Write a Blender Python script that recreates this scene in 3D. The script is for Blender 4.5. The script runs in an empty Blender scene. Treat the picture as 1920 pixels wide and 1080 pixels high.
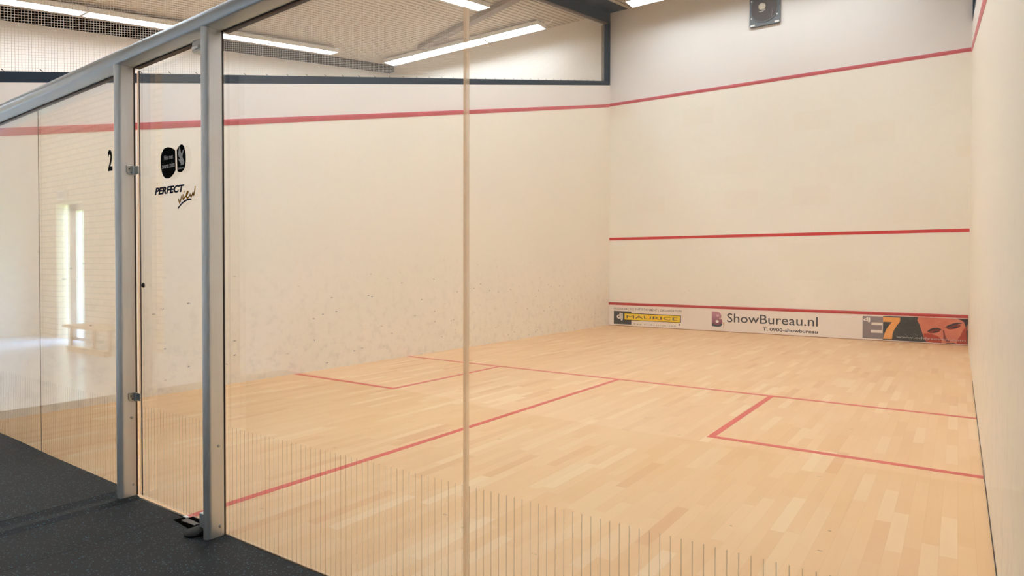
import bpy, bmesh, math, random
from mathutils import Vector, Matrix
random.seed(7)
S = bpy.context.scene
COL = S.collection

# ------------------------------------------------------------------ helpers
class MB:
    """collects shapes and links them as ONE mesh object"""
    def __init__(s): s.bm = bmesh.new(); s.mi = 0
    def _f(s, vs):
        try:
            f = s.bm.faces.new(vs); f.material_index = s.mi; return f
        except ValueError: return None
    def box(s, a, b, rot=None, piv=None):
        x0, y0, z0 = a; x1, y1, z1 = b
        P = [Vector(p) for p in ((x0,y0,z0),(x1,y0,z0),(x1,y1,z0),(x0,y1,z0),(x0,y0,z1),(x1,y0,z1),(x1,y1,z1),(x0,y1,z1))]
        if rot is not None:
            piv = Vector(piv) if piv is not None else (P[0]+P[6])/2
            P = [rot @ (p-piv) + piv for p in P]
        return s.hexa(P)
    def hexa(s, P):
        v = [s.bm.verts.new(p) for p in P]
        for q in ((3,2,1,0),(4,5,6,7),(0,1,5,4),(1,2,6,5),(2,3,7,6),(3,0,4,7)):
            s._f([v[i] for i in q])
        return s
    def prism(s, A, B):
        """two equal-length outlines joined into a solid"""
        a = [s.bm.verts.new(p) for p in A]; b = [s.bm.verts.new(p) for p in B]; n = len(a)
        s._f(a[::-1]); s._f(b)
        for i in range(n):
            j = (i+1) % n; s._f([a[i], a[j], b[j], b[i]])
        return s
    def tube(s, pts, r, n=8, cap=True):
        pts = [Vector(p) for p in pts]; rings = []
        for i, p in enumerate(pts):
            d = (pts[min(i+1, len(pts)-1)] - pts[max(i-1, 0)]).normalized()
            u = d.cross(Vector((0,0,1)) if abs(d.z) < .9 else Vector((1,0,0))).normalized(); w = d.cross(u)
            rr = r[i] if isinstance(r, (list, tuple)) else r
            rings.append([s.bm.verts.new(p + u*rr*math.cos(2*math.pi*k/n) + w*rr*math.sin(2*math.pi*k/n)) for k in range(n)])
        for A, B in zip(rings, rings[1:]):
            for k in range(n): s._f([A[k], A[(k+1)%n], B[(k+1)%n], B[k]])
        if cap: s._f(rings[0][::-1]); s._f(rings[-1])
        return s
    def lathe(s, prof, c, axis, n=24):
        """profile of (radius, height along axis) turned about an axis through c"""
        c = Vector(c); ax = Vector(axis).normalized()
        u = ax.cross(Vector((0,0,1)) if abs(ax.z) < .9 else Vector((1,0,0))).normalized(); w = ax.cross(u)
        rings = []
        for r, h in prof:
            if r < 1e-6: rings.append([s.bm.verts.new(c+ax*h)])
            else: rings.append([s.bm.verts.new(c+ax*h+(u*math.cos(2*math.pi*k/n)+w*math.sin(2*math.pi*k/n))*r) for k in range(n)])
        for A, B in zip(rings, rings[1:]):
            for k in range(n):
                k2 = (k+1) % n
                if len(A) == 1 and len(B) == 1: continue
                if len(A) == 1: s._f([A[0], B[k], B[k2]])
                elif len(B) == 1: s._f([A[k], A[k2], B[0]])
                else: s._f([A[k], A[k2], B[k2], B[k]])
        if len(rings[0]) > 1: s._f(rings[0][::-1])
        if len(rings[-1]) > 1: s._f(rings[-1])
        return s
    def build(s, name, mat, parent=None, loc=None, smooth=False, bevel=0, recalc=True):
        bm = s.bm
        if recalc: bmesh.ops.recalc_face_normals(bm, faces=bm.faces)
        if bevel:
            ed = [e for e in bm.edges if len(e.link_faces) == 2 and e.calc_face_angle(0) > .6]
            bmesh.ops.bevel(bm, geom=ed, offset=bevel, segments=2, profile=.5, affect='EDGES')
        me = bpy.data.meshes.new(name)
        org = Vector(loc) if loc is not None else Vector((0,0,0))
        if parent is not None and loc is None: org = Vector(parent.matrix_world.translation)
        bmesh.ops.translate(bm, verts=bm.verts, vec=-org)
        bm.to_mesh(me); bm.free()
        for m in (mat if isinstance(mat, (list, tuple)) else [mat]): me.materials.append(m)
        if smooth:
            for p in me.polygons: p.use_smooth = True
            me.set_sharp_from_angle(angle=.7)
        o = bpy.data.objects.new(name, me); COL.objects.link(o)
        attach(o, parent, org)
        return o

def attach(o, parent, world):
    if parent is not None:
        o.parent = parent; o.location = Vector(world) - Vector(parent.matrix_world.translation)
        o.matrix_parent_inverse = Matrix.Identity(4)
        o.matrix_world = Matrix.Translation(world)
    else:
        o.location = world; o.matrix_world = Matrix.Translation(world)

def tag(o, label=None, cat=None, group=None, kind=None):
    if label: o['label'] = label
    if cat: o['category'] = cat
    if group: o['group'] = group
    if kind: o['kind'] = kind
    return o
def thing(name, loc, label, cat, group=None):
    o = bpy.data.objects.new(name, None); COL.objects.link(o); o.empty_display_size = .1
    o.location = loc; o.matrix_world = Matrix.Translation(loc)
    return tag(o, label, cat, group)
def copy_tree(o, loc, parent=None):
    c = o.copy(); COL.objects.link(c)
    if parent is None: c.location = loc
    else: c.parent = parent
    for ch in list(o.children): copy_tree(ch, None, c)
    return c

# ------------------------------------------------------------------ material helpers
class NT:
    def __init__(s, name):
        s.m = bpy.data.materials.new(name); s.m.use_nodes = True
        s.t = s.m.node_tree; s.t.nodes.clear()
        s.out = s.n('ShaderNodeOutputMaterial')
    def n(s, typ, **kw):
        x = s.t.nodes.new(typ)
        for k, v in kw.items(): setattr(x, k, v)
        return x
    def l(s, a, b): s.t.links.new(a, b)
    def val(s, sock, v):
        if hasattr(v, 'is_output') or isinstance(v, bpy.types.NodeSocket): s.l(v, sock)
        else: sock.default_value = v
    def math(s, op, a, b=0., c=0.):
        x = s.n('ShaderNodeMath', operation=op)
        for i, v in enumerate((a, b, c)): s.val(x.inputs[i], v)
        return x.outputs[0]
    def mix(s, f, a, b, blend='MIX'):
        x = s.n('ShaderNodeMix', data_type='RGBA', blend_type=blend)
        s.val(x.inputs[0], f); s.val(x.inputs[6], a if not isinstance(a, tuple) else (*a[:3], 1)); s.val(x.inputs[7], b if not isinstance(b, tuple) else (*b[:3], 1))
        return x.outputs[2]
    def pos(s):
        g = s.n('ShaderNodeTexCoord'); return g.outputs['Object']
    def wpos(s):
        return s.n('ShaderNodeNewGeometry').outputs['Position']
    def xyz(s, v):
        x = s.n('ShaderNodeSeparateXYZ'); s.l(v, x.inputs[0]); return x.outputs
    def comb(s, a, b, c):
        x = s.n('ShaderNodeCombineXYZ')
        for i, v in enumerate((a, b, c)): s.val(x.inputs[i], v)
        return x.outputs[0]
    def noise(s, v, scale, detail=3., rough=.5):
        x = s.n('ShaderNodeTexNoise'); s.l(v, x.inputs['Vector']); x.inputs['Scale'].default_value = scale
        x.inputs['Detail'].default_value = detail; x.inputs['Roughness'].default_value = rough
        return x.outputs['Fac']
    def ramp(s, f, a, b):
        x = s.n('ShaderNodeMapRange', clamp=True); s.val(x.inputs[0], f); x.inputs[1].default_value = a; x.inputs[2].default_value = b
        return x.outputs[0]
    def principled(s, col, rough=.5, metal=0., spec=.5, bump=None, bump_d=.002):
        p = s.n('ShaderNodeBsdfPrincipled')
        s.val(p.inputs['Base Color'], col if not isinstance(col, tuple) else (*col[:3], 1))
        s.val(p.inputs['Roughness'], rough); s.val(p.inputs['Metallic'], metal); p.inputs['Specular IOR Level'].default_value = spec
        if bump is not None:
            b = s.n('ShaderNodeBump'); b.inputs['Distance'].default_value = bump_d; b.inputs['Strength'].default_value = .5
            s.l(bump, b.inputs['Height']); s.l(b.outputs[0], p.inputs['Normal'])
        s.l(p.outputs[0], s.out.inputs[0]); return p

def lin(r, g, b):
    f = lambda c: ((c/255+.055)/1.055)**2.4 if c > 10 else c/255/12.92
    return (f(r), f(g), f(b))

def flat(name, col, rough=.5, metal=0., spec=.5, var=.06, scale=30):
    t = NT(name); n = t.noise(t.pos(), scale, 4)
    d = tuple(c*(1-var) for c in col); u = tuple(min(1, c*(1+var)) for c in col)
    t.principled(t.mix(n, d, u), rough, metal, spec); return t.m

# ---- court geometry constants (metres: x across, y towards the front wall, z up)
W, L = 6.4, 9.75
OUT = lambda y: 2.142 + .2503*y           # side-wall out line (centre)
SILL0 = lambda y: 2.518 + .2553*y         # underside of the sloping steel sill
SILL1 = lambda y: 2.604 + .2556*y
ROOF = lambda y: 6.5 + .165*(y-9.75)
BEAM = lambda x: 2.12 + .0276*(x-.8)      # underside of the rail over the glass

# ------------------------------------------------------------------ materials
def wall_mat(name, axis, split, base, upper, scuff=1., patches=0.):
    """smooth painted squash plaster; 'split' gives the height of the out line, above it another paint"""
    t = NT(name); p = t.wpos(); X, Y, Z = t.xyz(p)
    h = X if axis == 'y' else Y
    uv = t.comb(h, Z, 0.)
    br = t.n('ShaderNodeTexBrick'); t.l(uv, br.inputs['Vector'])
    br.inputs['Scale'].default_value = 1.; br.inputs['Brick Width'].default_value = .44; br.inputs['Row Height'].default_value = .21
    br.inputs['Mortar Size'].default_value = .006; br.inputs['Mortar Smooth'].default_value = 1.
    br.inputs['Color1'].default_value = (1,1,1,1); br.inputs['Color2'].default_value = (.985,.982,.978,1); br.inputs['Mortar'].default_value = (.982,.978,.972,1)
    big = t.noise(p, .7, 3); fine = t.noise(p, 26, 5)
    c = t.mix(big, tuple(k*.96 for k in base), tuple(min(1, k*1.03) for k in base))
    c = t.mix(t.math('MULTIPLY', t.ramp(t.noise(p, .45, 2), .45, .7), .6), c, t.mix(1., c, br.outputs['Color'], 'MULTIPLY'))
    c = t.mix(1., c, t.mix(fine, (.955,.955,.955), (1.02,1.02,1.02)), 'MULTIPLY')
    up = t.mix(t.noise(p, 1.1, 4), tuple(k*.95 for k in upper), tuple(min(1, k*1.02) for k in upper))
    up = t.mix(1., up, t.mix(t.noise(p, 40, 4), (.95,.95,.95), (1.02,1.02,1.02)), 'MULTIPLY')
    if patches:
        pv = t.n('ShaderNodeTexBrick'); t.l(t.comb(h, Z, 0.), pv.inputs['Vector'])
        pv.inputs['Scale'].default_value = 1.; pv.inputs['Brick Width'].default_value = .62; pv.inputs['Row Height'].default_value = .33
        pv.inputs['Mortar Size'].default_value = 0.; pv.offset = .37; pv.inputs['Color1'].default_value = (0,0,0,1); pv.inputs['Color2'].default_value = (1,1,1,1)
        m = t.ramp(t.xyz(pv.outputs['Color'])[0], .84, .9)
        c = t.mix(t.math('MULTIPLY', m, patches), c, tuple(k*f for k, f in zip(base, (.965,.94,.91))))
    if split == 'side': hz = t.math('MULTIPLY_ADD', Y, .2503, 2.142)
    else: hz = 4.6
    c = t.mix(t.math('GREATER_THAN', Z, hz), c, up)
    if scuff:
        # dull grime and ball marks on the playing height of the wall
        low = t.math('SUBTRACT', 1., t.ramp(Z, .05, 1.6))
        g = t.ramp(t.noise(p, 9, 6, .7), .5, .75)
        c = t.mix(t.math('MULTIPLY', t.math('MULTIPLY', g, low), .34*scuff), c, (.30,.27,.23))
        st = t.comb(t.math('MULTIPLY', X, 9.), t.math('MULTIPLY', Y, 9.), t.math('MULTIPLY', Z, 20.))
        vo = t.n('ShaderNodeTexVoronoi'); t.l(st, vo.inputs['Vector']); vo.inputs['Scale'].default_value = 1.
        spot = t.math('LESS_THAN', vo.outputs['Distance'], .15)
        keep = t.math('GREATER_THAN', t.xyz(vo.outputs['Color'])[0], .955)
        shape = t.ramp(t.noise(p, 60, 3), .42, .55)
        mk = t.math('MULTIPLY', t.math('MULTIPLY', spot, keep), t.math('MULTIPLY', shape, t.ramp(low, .05, .5)))
        c = t.mix(t.math('MULTIPLY', mk, .75*scuff), c, (.10,.09,.085))
    t.principled(c, .42, 0, .35, bump=t.noise(p, 60, 4), bump_d=.0006)
    return t.m

PAINT = lin(242, 234, 217)
UPPER = lin(233, 225, 216)
M = {}
M['wall_side'] = wall_mat('side wall paint', 'x', 'side', PAINT, UPPER, 1.)
M['wall_front'] = wall_mat('front wall paint', 'y', 'front', PAINT, UPPER, .35, .55)
M['wall_plain'] = wall_mat('plain wall paint', 'y', 'front', UPPER, UPPER, 0)

def wood_mat():
    t = NT('beech strip floor'); p = t.wpos(); X, Y, Z = t.xyz(p)
    wdt, ln = .066, .47
    row = t.math('FLOOR', t.math('DIVIDE', X, wdt))
    wn = t.n('ShaderNodeTexWhiteNoise', noise_dimensions='1D'); t.l(row, wn.inputs['W'])
    yy = t.math('ADD', t.math('DIVIDE', Y, ln), t.math('MULTIPLY', wn.outputs['Value'], 7.31))
    pl = t.math('FLOOR', yy)
    w2 = t.n('ShaderNodeTexWhiteNoise', noise_dimensions='2D'); t.l(t.comb(row, pl, 0.), w2.inputs['Vector'])
    tint = w2.outputs['Value']; hue = t.xyz(w2.outputs['Color'])[1]
    c = t.mix(t.ramp(tint, 0., 1.), lin(226,182,132), lin(231,190,142))
    c = t.mix(t.ramp(hue, .8, 1.), c, lin(236,202,158))
    c = t.mix(t.ramp(hue, .12, 0.), c, lin(220,171,123))
    # long worn and yellowed zones of the lacquer
    c = t.mix(t.math('MULTIPLY', t.ramp(t.noise(p, .55, 3), .45, .7), .45), c, lin(236,198,156))
    c = t.mix(t.math('MULTIPLY', t.ramp(t.noise(p, .9, 3), .55, .75), .35), c, lin(229,182,124))
    gr = t.noise(t.comb(t.math('MULTIPLY', X, 60.), t.math('MULTIPLY', Y, 3.5), t.math('MULTIPLY', tint, 50.)), 1., 5, .65)
    c = t.mix(1., c, t.mix(gr, (.955,.945,.925), (1.03,1.03,1.03)), 'MULTIPLY')
    fx = t.math('ABSOLUTE', t.math('SUBTRACT', t.math('FRACT', t.math('DIVIDE', X, wdt)), .5))
    fy = t.math('ABSOLUTE', t.math('SUBTRACT', t.math('FRACT', yy), .5))
    gap = t.math('MAXIMUM', t.ramp(fx, .488, .5), t.ramp(fy, .4985, .5))
    c = t.mix(t.math('MULTIPLY', gap, .28), c, lin(150,98,60))
    # small dents and heel marks
    vo = t.n('ShaderNodeTexVoronoi'); t.l(t.comb(t.math('MULTIPLY', X, 5.), t.math('MULTIPLY', Y, 11.), 0.), vo.inputs['Vector']); vo.inputs['Scale'].default_value = 1.
    mk = t.math('MULTIPLY', t.math('LESS_THAN', vo.outputs['Distance'], .075), t.math('GREATER_THAN', t.xyz(vo.outputs['Color'])[0], .72))
    mk = t.math('MULTIPLY', mk, t.ramp(t.noise(p, 70, 3), .45, .6))
    c = t.mix(t.math('MULTIPLY', mk, .6), c, (.12,.07,.045))
    t.principled(c, t.math('MULTIPLY_ADD', t.noise(p, 2.5, 3), .12, .38), 0, .35, bump=gap, bump_d=-.0006)
    return t.m
M['wood'] = wood_mat()

def line_mat(name, col, wear=.35, dark=.5):
    t = NT(name); p = t.wpos(); n = t.noise(p, 6, 5, .7); n2 = t.noise(p, 45, 4)
    c = t.mix(t.math('MULTIPLY', t.ramp(n, .5, .8), wear), col, tuple(min(1, k*1.25+.04) for k in col))
    c = t.mix(t.math('MULTIPLY', t.ramp(n2, .55, .8), dark*.4), c, tuple(k*.72 for k in col))
    t.principled(c, .45, 0, .4); return t.m
M['floor_line'] = line_mat('red floor line paint', lin(212,92,78))
M['service_red'] = line_mat('red service line paint', lin(206,52,44), .15)
M['out_red'] = line_mat('faded red out line paint', lin(202,98,104), .6)
M['tin_red'] = line_mat('red tin rail paint', lin(186,62,54), .3)

def glass_mat():
    t = NT('clear toughened glass'); X, Y, Z = t.xyz(t.wpos())
    g = t.n('ShaderNodeNewGeometry')
    ior = t.math('MULTIPLY_ADD', g.outputs['Backfacing'], 1/1.5-1.5, 1.5)
    fr = t.n('ShaderNodeFresnel'); t.l(ior, fr.inputs['IOR'])
    tr = t.n('ShaderNodeBsdfTransparent'); tr.inputs[0].default_value = (.985,.99,.982,1)
    gl = t.n('ShaderNodeBsdfGlossy'); gl.inputs['Roughness'].default_value = 0.; gl.inputs[0].default_value = (1,1,1,1)
    mx = t.n('ShaderNodeMixShader'); t.l(fr.outputs[0], mx.inputs[0]); t.l(tr.outputs[0], mx.inputs[1]); t.l(gl.outputs[0], mx.inputs[2])
    # etched safety stripes: 3 mm wide, every 3 cm, 48 cm high
    f = t.math('FRACT', t.math('DIVIDE', t.math('ADD', X, 10.0-.0035), .0301))
    on = t.math('MULTIPLY', t.math('LESS_THAN', f, .10), t.math('MULTIPLY', t.math('LESS_THAN', Z, .479), t.math('LESS_THAN', Y, 0.)))
    df = t.n('ShaderNodeBsdfDiffuse'); df.inputs[0].default_value = (*lin(160,148,138), 1)
    m2 = t.n('ShaderNodeMixShader'); t.l(t.math('MULTIPLY', on, .40), m2.inputs[0]); t.l(mx.outputs[0], m2.inputs[1]); t.l(df.outputs[0], m2.inputs[2])
    t.l(m2.outputs[0], t.out.inputs[0]); return t.m
M['glass'] = glass_mat()

def brushed(name, col, rough=.35, metal=.8):
    t = NT(name); p = t.pos()
    X, Y, Z = t.xyz(p)
    n = t.noise(t.comb(t.math('MULTIPLY', X, 300.), t.math('MULTIPLY', Y, 300.), t.math('MULTIPLY', Z, 6.)), 1., 3)
    t.principled(t.mix(n, tuple(k*.94 for k in col), tuple(min(1, k*1.05) for k in col)), rough, metal, .5); return t.m
M['alu'] = brushed('anodised aluminium', lin(238,238,237), .40, .85)
M['alu_rail'] = brushed('grey anodised rail', lin(184,194,202), .34, .85)
M['steel'] = brushed('brushed stainless steel', lin(200,200,196), .28, .95)
M['navy'] = flat('dark blue grey steel paint', lin(34,44,54), .6, 0, .2, .08, 8)
M['navy_dark'] = flat('dark navy beam paint and roof shade', lin(34,40,48), .6, 0, .4, .1, 4)
M['black'] = flat('black rubber', lin(26,26,26), .6)
M['seal'] = flat('dark brown glazing seal', lin(58,42,34), .6)
def silicone_mat():
    t = NT('tan silicone joint'); p = t.wpos(); n = t.noise(p, 14, 3)
    c = t.mix(n, lin(232,208,180), lin(246,230,208))
    d = t.n('ShaderNodeBsdfDiffuse'); r = t.n('ShaderNodeBsdfTranslucent'); t.l(c, d.inputs[0]); t.l(c, r.inputs[0])
    m = t.n('ShaderNodeMixShader'); m.inputs[0].default_value = .75; t.l(d.outputs[0], m.inputs[1]); t.l(r.outputs[0], m.inputs[2])
    tp = t.n('ShaderNodeBsdfTransparent'); tp.inputs[0].default_value = (.97,.93,.88,1); m2 = t.n('ShaderNodeMixShader'); m2.inputs[0].default_value = .5
    t.l(m.outputs[0], m2.inputs[1]); t.l(tp.outputs[0], m2.inputs[2]); t.l(m2.outputs[0], t.out.inputs[0]); return t.m
M['silicone'] = silicone_mat()
M['clear_seal'] = flat('pale clear plastic seal', lin(226,206,180), .3)
M['white_print'] = flat('white print', lin(238,228,216), .5)
M['white_board'] = flat('white coated tin', lin(238,226,212), .4, 0, .4, .03, 3)
M['ink'] = flat('dark grey print', lin(64,58,54), .5)
M['ink_black'] = flat('black vinyl', lin(16,14,13), .8, 0, .05)
M['ink_navy'] = flat('navy vinyl', lin(30,38,62), .8, 0, .05)
M['ink_gold'] = flat('ochre gold vinyl', lin(206,142,20), .7, 0, .1)
M['yellow'] = flat('yellow print', lin(244,208,42), .45, 0, .4, .04, 20)
M['grey_print'] = flat('grey print', lin(140,126,124), .5, 0, .4, .12, 25)
M['orange'] = flat('orange print', lin(236,164,84), .5)
M['pale_grey'] = flat('pale grey print', lin(190,180,172), .5)
M['sticker_grey'] = flat('silver grey vinyl print', lin(206,204,202), .7, 0, .1)
M['plum'] = flat('plum print', lin(150,84,100), .5, 0, .4, .3, 9)
M['plum_light'] = flat('pale pink print', lin(214,170,176), .5)
M['green_dark'] = flat('dark green print', lin(60,66,64), .5)
M['skin'] = flat('flesh print', lin(216,128,94), .5)
M['strand'] = flat('pale nylon netting', lin(214,198,180), .6)
M['tie'] = flat('brown net tie', lin(96,78,66), .6)
M['concrete'] = flat('grey screed', lin(120,116,110), .8, 0, .3, .1, 6)
M['cabinet'] = flat('charcoal loudspeaker case', lin(98,100,102), .5, 0, .5, .1, 20)
M['cone'] = flat('brown black paper cone', lin(88,80,76), .7, 0, .3, .25, 14)
M['cap'] = flat('cream paper dust cap', lin(206,196,176), .6, 0, .3, .1, 30)
M['white_metal'] = flat('white enamelled metal', lin(236,234,230), .4)
M['bench_wood'] = flat('pale varnished bench wood', lin(206,170,128), .4, 0, .5, .12, 12)
M['grey_wall'] = flat('pale grey corridor paint', lin(192,203,212), .6, 0, .3, .03, 2)
M['door_white'] = flat('off white door paint', lin(214,206,196), .5)
M['grass'] = flat('mown grass', lin(104,150,62), .9, 0, .2, .3, 5)
M['vinyl'] = flat('pale daylight sheen floor', lin(206,215,224), .2, 0, .5, .04, 9)  # pale bluish tone carries the daylight sheen of the corridor floor

def scratched_black():
    t = NT('scratched dark print'); p = t.wpos(); X, Y, Z = t.xyz(p)
    n = t.noise(t.comb(t.math('MULTIPLY', X, 14.), 0., t.math('MULTIPLY', t.math('ADD', Z, t.math('MULTIPLY', X, .3)), 60.)), 1., 5, .7)
    c = t.mix(t.math('MULTIPLY', t.ramp(n, .6, .68), .8), t.mix(t.noise(p, 9, 3), (.035,.032,.026), (.075,.068,.055)), lin(176,160,146))
    t.principled(c, .45, 0, .4); return t.m
M['scratched'] = scratched_black()

def face_print():
    """flesh tones of the printed portrait: red at the edges, paler brow"""
    t = NT('portrait print'); p = t.wpos(); X, Y, Z = t.xyz(p)
    n = t.noise(p, 5, 4, .6)
    c = t.mix(n, lin(192,86,58), lin(230,150,116))
    c = t.mix(t.math('MULTIPLY', t.ramp(t.noise(p, 55, 4), .64, .7), .7), c, lin(236,200,184))
    t.principled(c, .45, 0, .4); return t.m
M['face'] = face_print()

def plum_fade():
    t = NT('plum letter print'); X, Y, Z = t.xyz(t.wpos())
    c = t.mix(t.ramp(Z, .1, .36), lin(118,52,74), lin(196,140,150)); t.principled(c, .4, 0, .5); return t.m
M['plum'] = plum_fade()

def rubber_mat():
    t = NT('speckled black rubber'); p = t.wpos(); X, Y, Z = t.xyz(p)
    def specks(scale, thr, amt):
        vo = t.n('ShaderNodeTexVoronoi'); t.l(p, vo.inputs['Vector']); vo.inputs['Scale'].default_value = scale
        k = t.math('GREATER_THAN', t.xyz(vo.outputs['Color'])[0], thr)
        return t.math('MULTIPLY', t.math('LESS_THAN', vo.outputs['Distance'], amt), k), vo.outputs['Color']
    base = t.mix(t.noise(p, 3, 4), lin(40,41,42), lin(52,53,54))
    base = t.mix(t.noise(p, 220, 3), base, t.mix(1., base, (.72,.72,.72), 'MULTIPLY'))
    s1, _ = specks(170, .84, .34); s2, _ = specks(105, .92, .28)
    c = t.mix(t.math('MULTIPLY', s1, .75), base, lin(118,132,138)); c = t.mix(t.math('MULTIPLY', s2, .85), c, lin(74,130,140))
    t.principled(c, .62, 0, .22, bump=t.noise(p, 260, 3), bump_d=.0007); return t.m
M['rubber'] = rubber_mat()

def brick_mat():
    t = NT('cream painted brick'); p = t.wpos(); X, Y, Z = t.xyz(p)
    uv = t.comb(t.math('ADD', X, Y), Z, 0.)
    br = t.n('ShaderNodeTexBrick'); t.l(uv, br.inputs['Vector']); br.inputs['Scale'].default_value = 1.
    br.inputs['Brick Width'].default_value = .22; br.inputs['Row Height'].default_value = .0875; br.inputs['Mortar Size'].default_value = .007
    br.inputs['Color1'].default_value = (*lin(226,208,182),1); br.inputs['Color2'].default_value = (*lin(216,198,172),1); br.inputs['Mortar'].default_value = (*lin(176,160,140),1)
    t.principled(br.outputs['Color'], .55, 0, .3, bump=br.outputs['Fac'], bump_d=-.004); return t.m
M['brick'] = brick_mat()

M['void'] = flat('black ceiling void', (.004,.0035,.003), .9, 0, 0.)
def roof_mat():
    t = NT('beige profiled roof sheet'); p = t.wpos()
    c = t.mix(t.noise(p, .8, 3), lin(180,169,151), lin(194,183,163)); t.principled(c, .5, .1, .4); return t.m
M['roof'] = roof_mat()

def lamp_mat(name, col, k):
    t = NT(name); e = t.n('ShaderNodeEmission'); e.inputs[0].default_value = (*col, 1); e.inputs[1].default_value = k
    t.l(e.outputs[0], t.out.inputs[0]); return t.m
M['lamp'] = lamp_mat('lit fluorescent diffuser', (.95, 1.05, 1.16), 19.)
M['lamp_front'] = lamp_mat('lit dimmed fluorescent diffuser', (.95, 1.05, 1.16), 11.5)  # weaker emission, avoids a hot spot high on the front wall
M['lamp_cool_fill'] = lamp_mat('lit cool fill diffuser', (.80, .92, 1.06), 26.)

# ------------------------------------------------------------------ lettering
def text_mesh(body, bold=0., shear=0., spacing=1.):
    cu = bpy.data.curves.new('lettering', 'FONT'); cu.body = body; cu.size = 1; cu.offset = bold; cu.shear = shear
    cu.space_character = spacing; cu.resolution_u = 3
    o = bpy.data.objects.new('lettering', cu); COL.objects.link(o)
    dg = bpy.context.evaluated_depsgraph_get(); dg.update()
    me = bpy.data.meshes.new_from_object(o.evaluated_get(dg))
    bpy.data.objects.remove(o); bpy.data.curves.remove(cu)
    return me
def lettering(name, body, mat, parent, p0, ux, uz, w, h, bold=0., shear=0., spacing=1., depth=.0006, tilt=0., label=None):
    """text stretched into a w by h box whose lower left corner is p0, on the plane spanned by ux, uz"""
    me = text_mesh(body, bold, shear, spacing)
    xs = [v.co.x for v in me.vertices]; ys = [v.co.y for v in me.vertices]
    x0, x1, y0, y1 = min(xs), max(xs), min(ys), max(ys)
    p0 = Vector(p0); ux = Vector(ux); uz = Vector(uz); nn = ux.cross(uz)
    org = Vector(parent.matrix_world.translation)
    for v in me.vertices:
        a = (v.co.x-x0)/(x1-x0)*w; b = (v.co.y-y0)/(y1-y0)*h + a*tilt
        v.co = p0 + ux*a + uz*b + nn*depth - org
    me.materials.clear(); me.materials.append(mat); me.name = name
    o = bpy.data.objects.new(name, me); COL.objects.link(o); attach(o, parent, org)
    if label: o['label'] = label
    return o
def decal(name, polys, mat, parent, y, depth=.0015, label=None):
    """flat cut shapes (x, z outlines) lying in front of the plane y, facing -y"""
    b = MB()
    for P in polys:
        b.prism([(x, y, z) for x, z in P], [(x, y-depth, z) for x, z in P])
    o = b.build(name, mat, parent)
    if label: o['label'] = label
    return o
def ell(cx, cz, rx, rz, n=28, a0=0, a1=360):
    return [(cx+rx*math.cos(math.radians(a0+(a1-a0)*k/n)), cz+rz*math.sin(math.radians(a0+(a1-a0)*k/n))) for k in range(n + (0 if a1-a0 == 360 else 1))]
def struct(o, label=None): o['kind'] = 'structure'; return o

# ================================================================== THE SETTING
# court floor with its red lines
b = MB(); b.box((0, 0, -.12), (W, L, 0)); floor = struct(b.build('floor', M['wood']))
b = MB(); b.box((-6.7, 0, -.12), (-.2, L, 0)); struct(b.build('floor.001', M['wood']))
LW = .05
def fline(name, x0, y0, x1, y1, lab=None):
    b = MB(); b.box((x0, y0, .0), (x1, y1, .0012)); o = b.build(name, M['floor_line'], floor); return o
yS, yB, xL, xM, xR = 4.268, 2.646, 1.563, 3.176, 4.788
fline('short_line', 0, yS-.025, W, yS+.025)
fline('half_court_line', xM-.025, .0, xM+.025, yS-.025)
b = MB(); b.box((0, yB-.025, 0), (xL+.025, yB+.025, .0012)); b.box((xL-.025, yB+.025, 0), (xL+.025, yS-.025, .0012)); b.build('service_box_line', M['floor_line'], floor)
b = MB(); b.box((xR-.025, yB-.025, 0), (W, yB+.025, .0012)); b.box((xR-.025, yB+.025, 0), (xR+.025, yS-.025, .0012)); b.build('service_box_line', M['floor_line'], floor)

# front wall, shared with the next court
b = MB(); b.box((-6.9, L, -.12), (6.9, L+.2, ROOF(L)+.12)); wf = struct(b.build('wall_front', M['wall_front']))
b = MB(); b.box((0, L-.004, 1.775), (W, L, 1.828)); b.build('service_line', M['service_red'], wf)
b = MB(); b.prism([(0, L, 4.565), (0, L-.004, 4.565), (0, L-.018, 4.60), (0, L-.018, 4.622), (0, L, 4.622)], [(W, L, 4.565), (W, L-.004, 4.565), (W, L-.018, 4.60), (W, L-.018, 4.622), (W, L, 4.622)])
b.build('out_line', M['out_red'], wf)

def side_wall(name, x0, x1, s):
    b = MB()
    A = [(x0, -.02, -.12), (x0, L, -.12), (x0, L, SILL0(L)), (x0, -.02, SILL0(-.02))]
    b.prism(A, [(x1, y, z) for _, y, z in A]); w = struct(b.build(name, M['wall_side']))
    xf = x1 if s > 0 else x0                     # playing face
    b = MB()
    P = lambda y: [(xf, y, OUT(y)-.031), (xf+s*.003, y, OUT(y)-.031), (xf+s*.013, y, OUT(y)+.012), (xf+s*.013, y, OUT(y)+.03), (xf, y, OUT(y)+.03)]
    b.prism(P(0.0), P(L-.02)); b.build('out_line', M['out_red'], w)
    return w
wl = side_wall('wall_left', -.2, 0., 1); wr = side_wall('wall_right', W, W+.2, -1)
b = MB(); b.box((-6.9, -3.1, -.12), (-6.7, L, ROOF(L)+.1)); struct(b.build('wall_far_left', M['wall_plain']))
b = MB(); b.box((6.7, 0, -.12), (6.9, L, ROOF(L)+.1)); struct(b.build('wall_far_right', M['wall_plain']))
# thin dark strip painting in the shadow gap between floor and right wall
b = MB(); b.box((W-.004, .0, .0), (W, 6.2, .006)); struct(b.build('gap_strip_right', M['seal']))

b = MB(); b.box((W-.006, 2.585, .0014), (W-.0005, 2.76, .030)); b.build('damaged_patch', flat('chipped plaster', lin(176,158,140), .8, 0, .2, .4, 60), wr)
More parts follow.
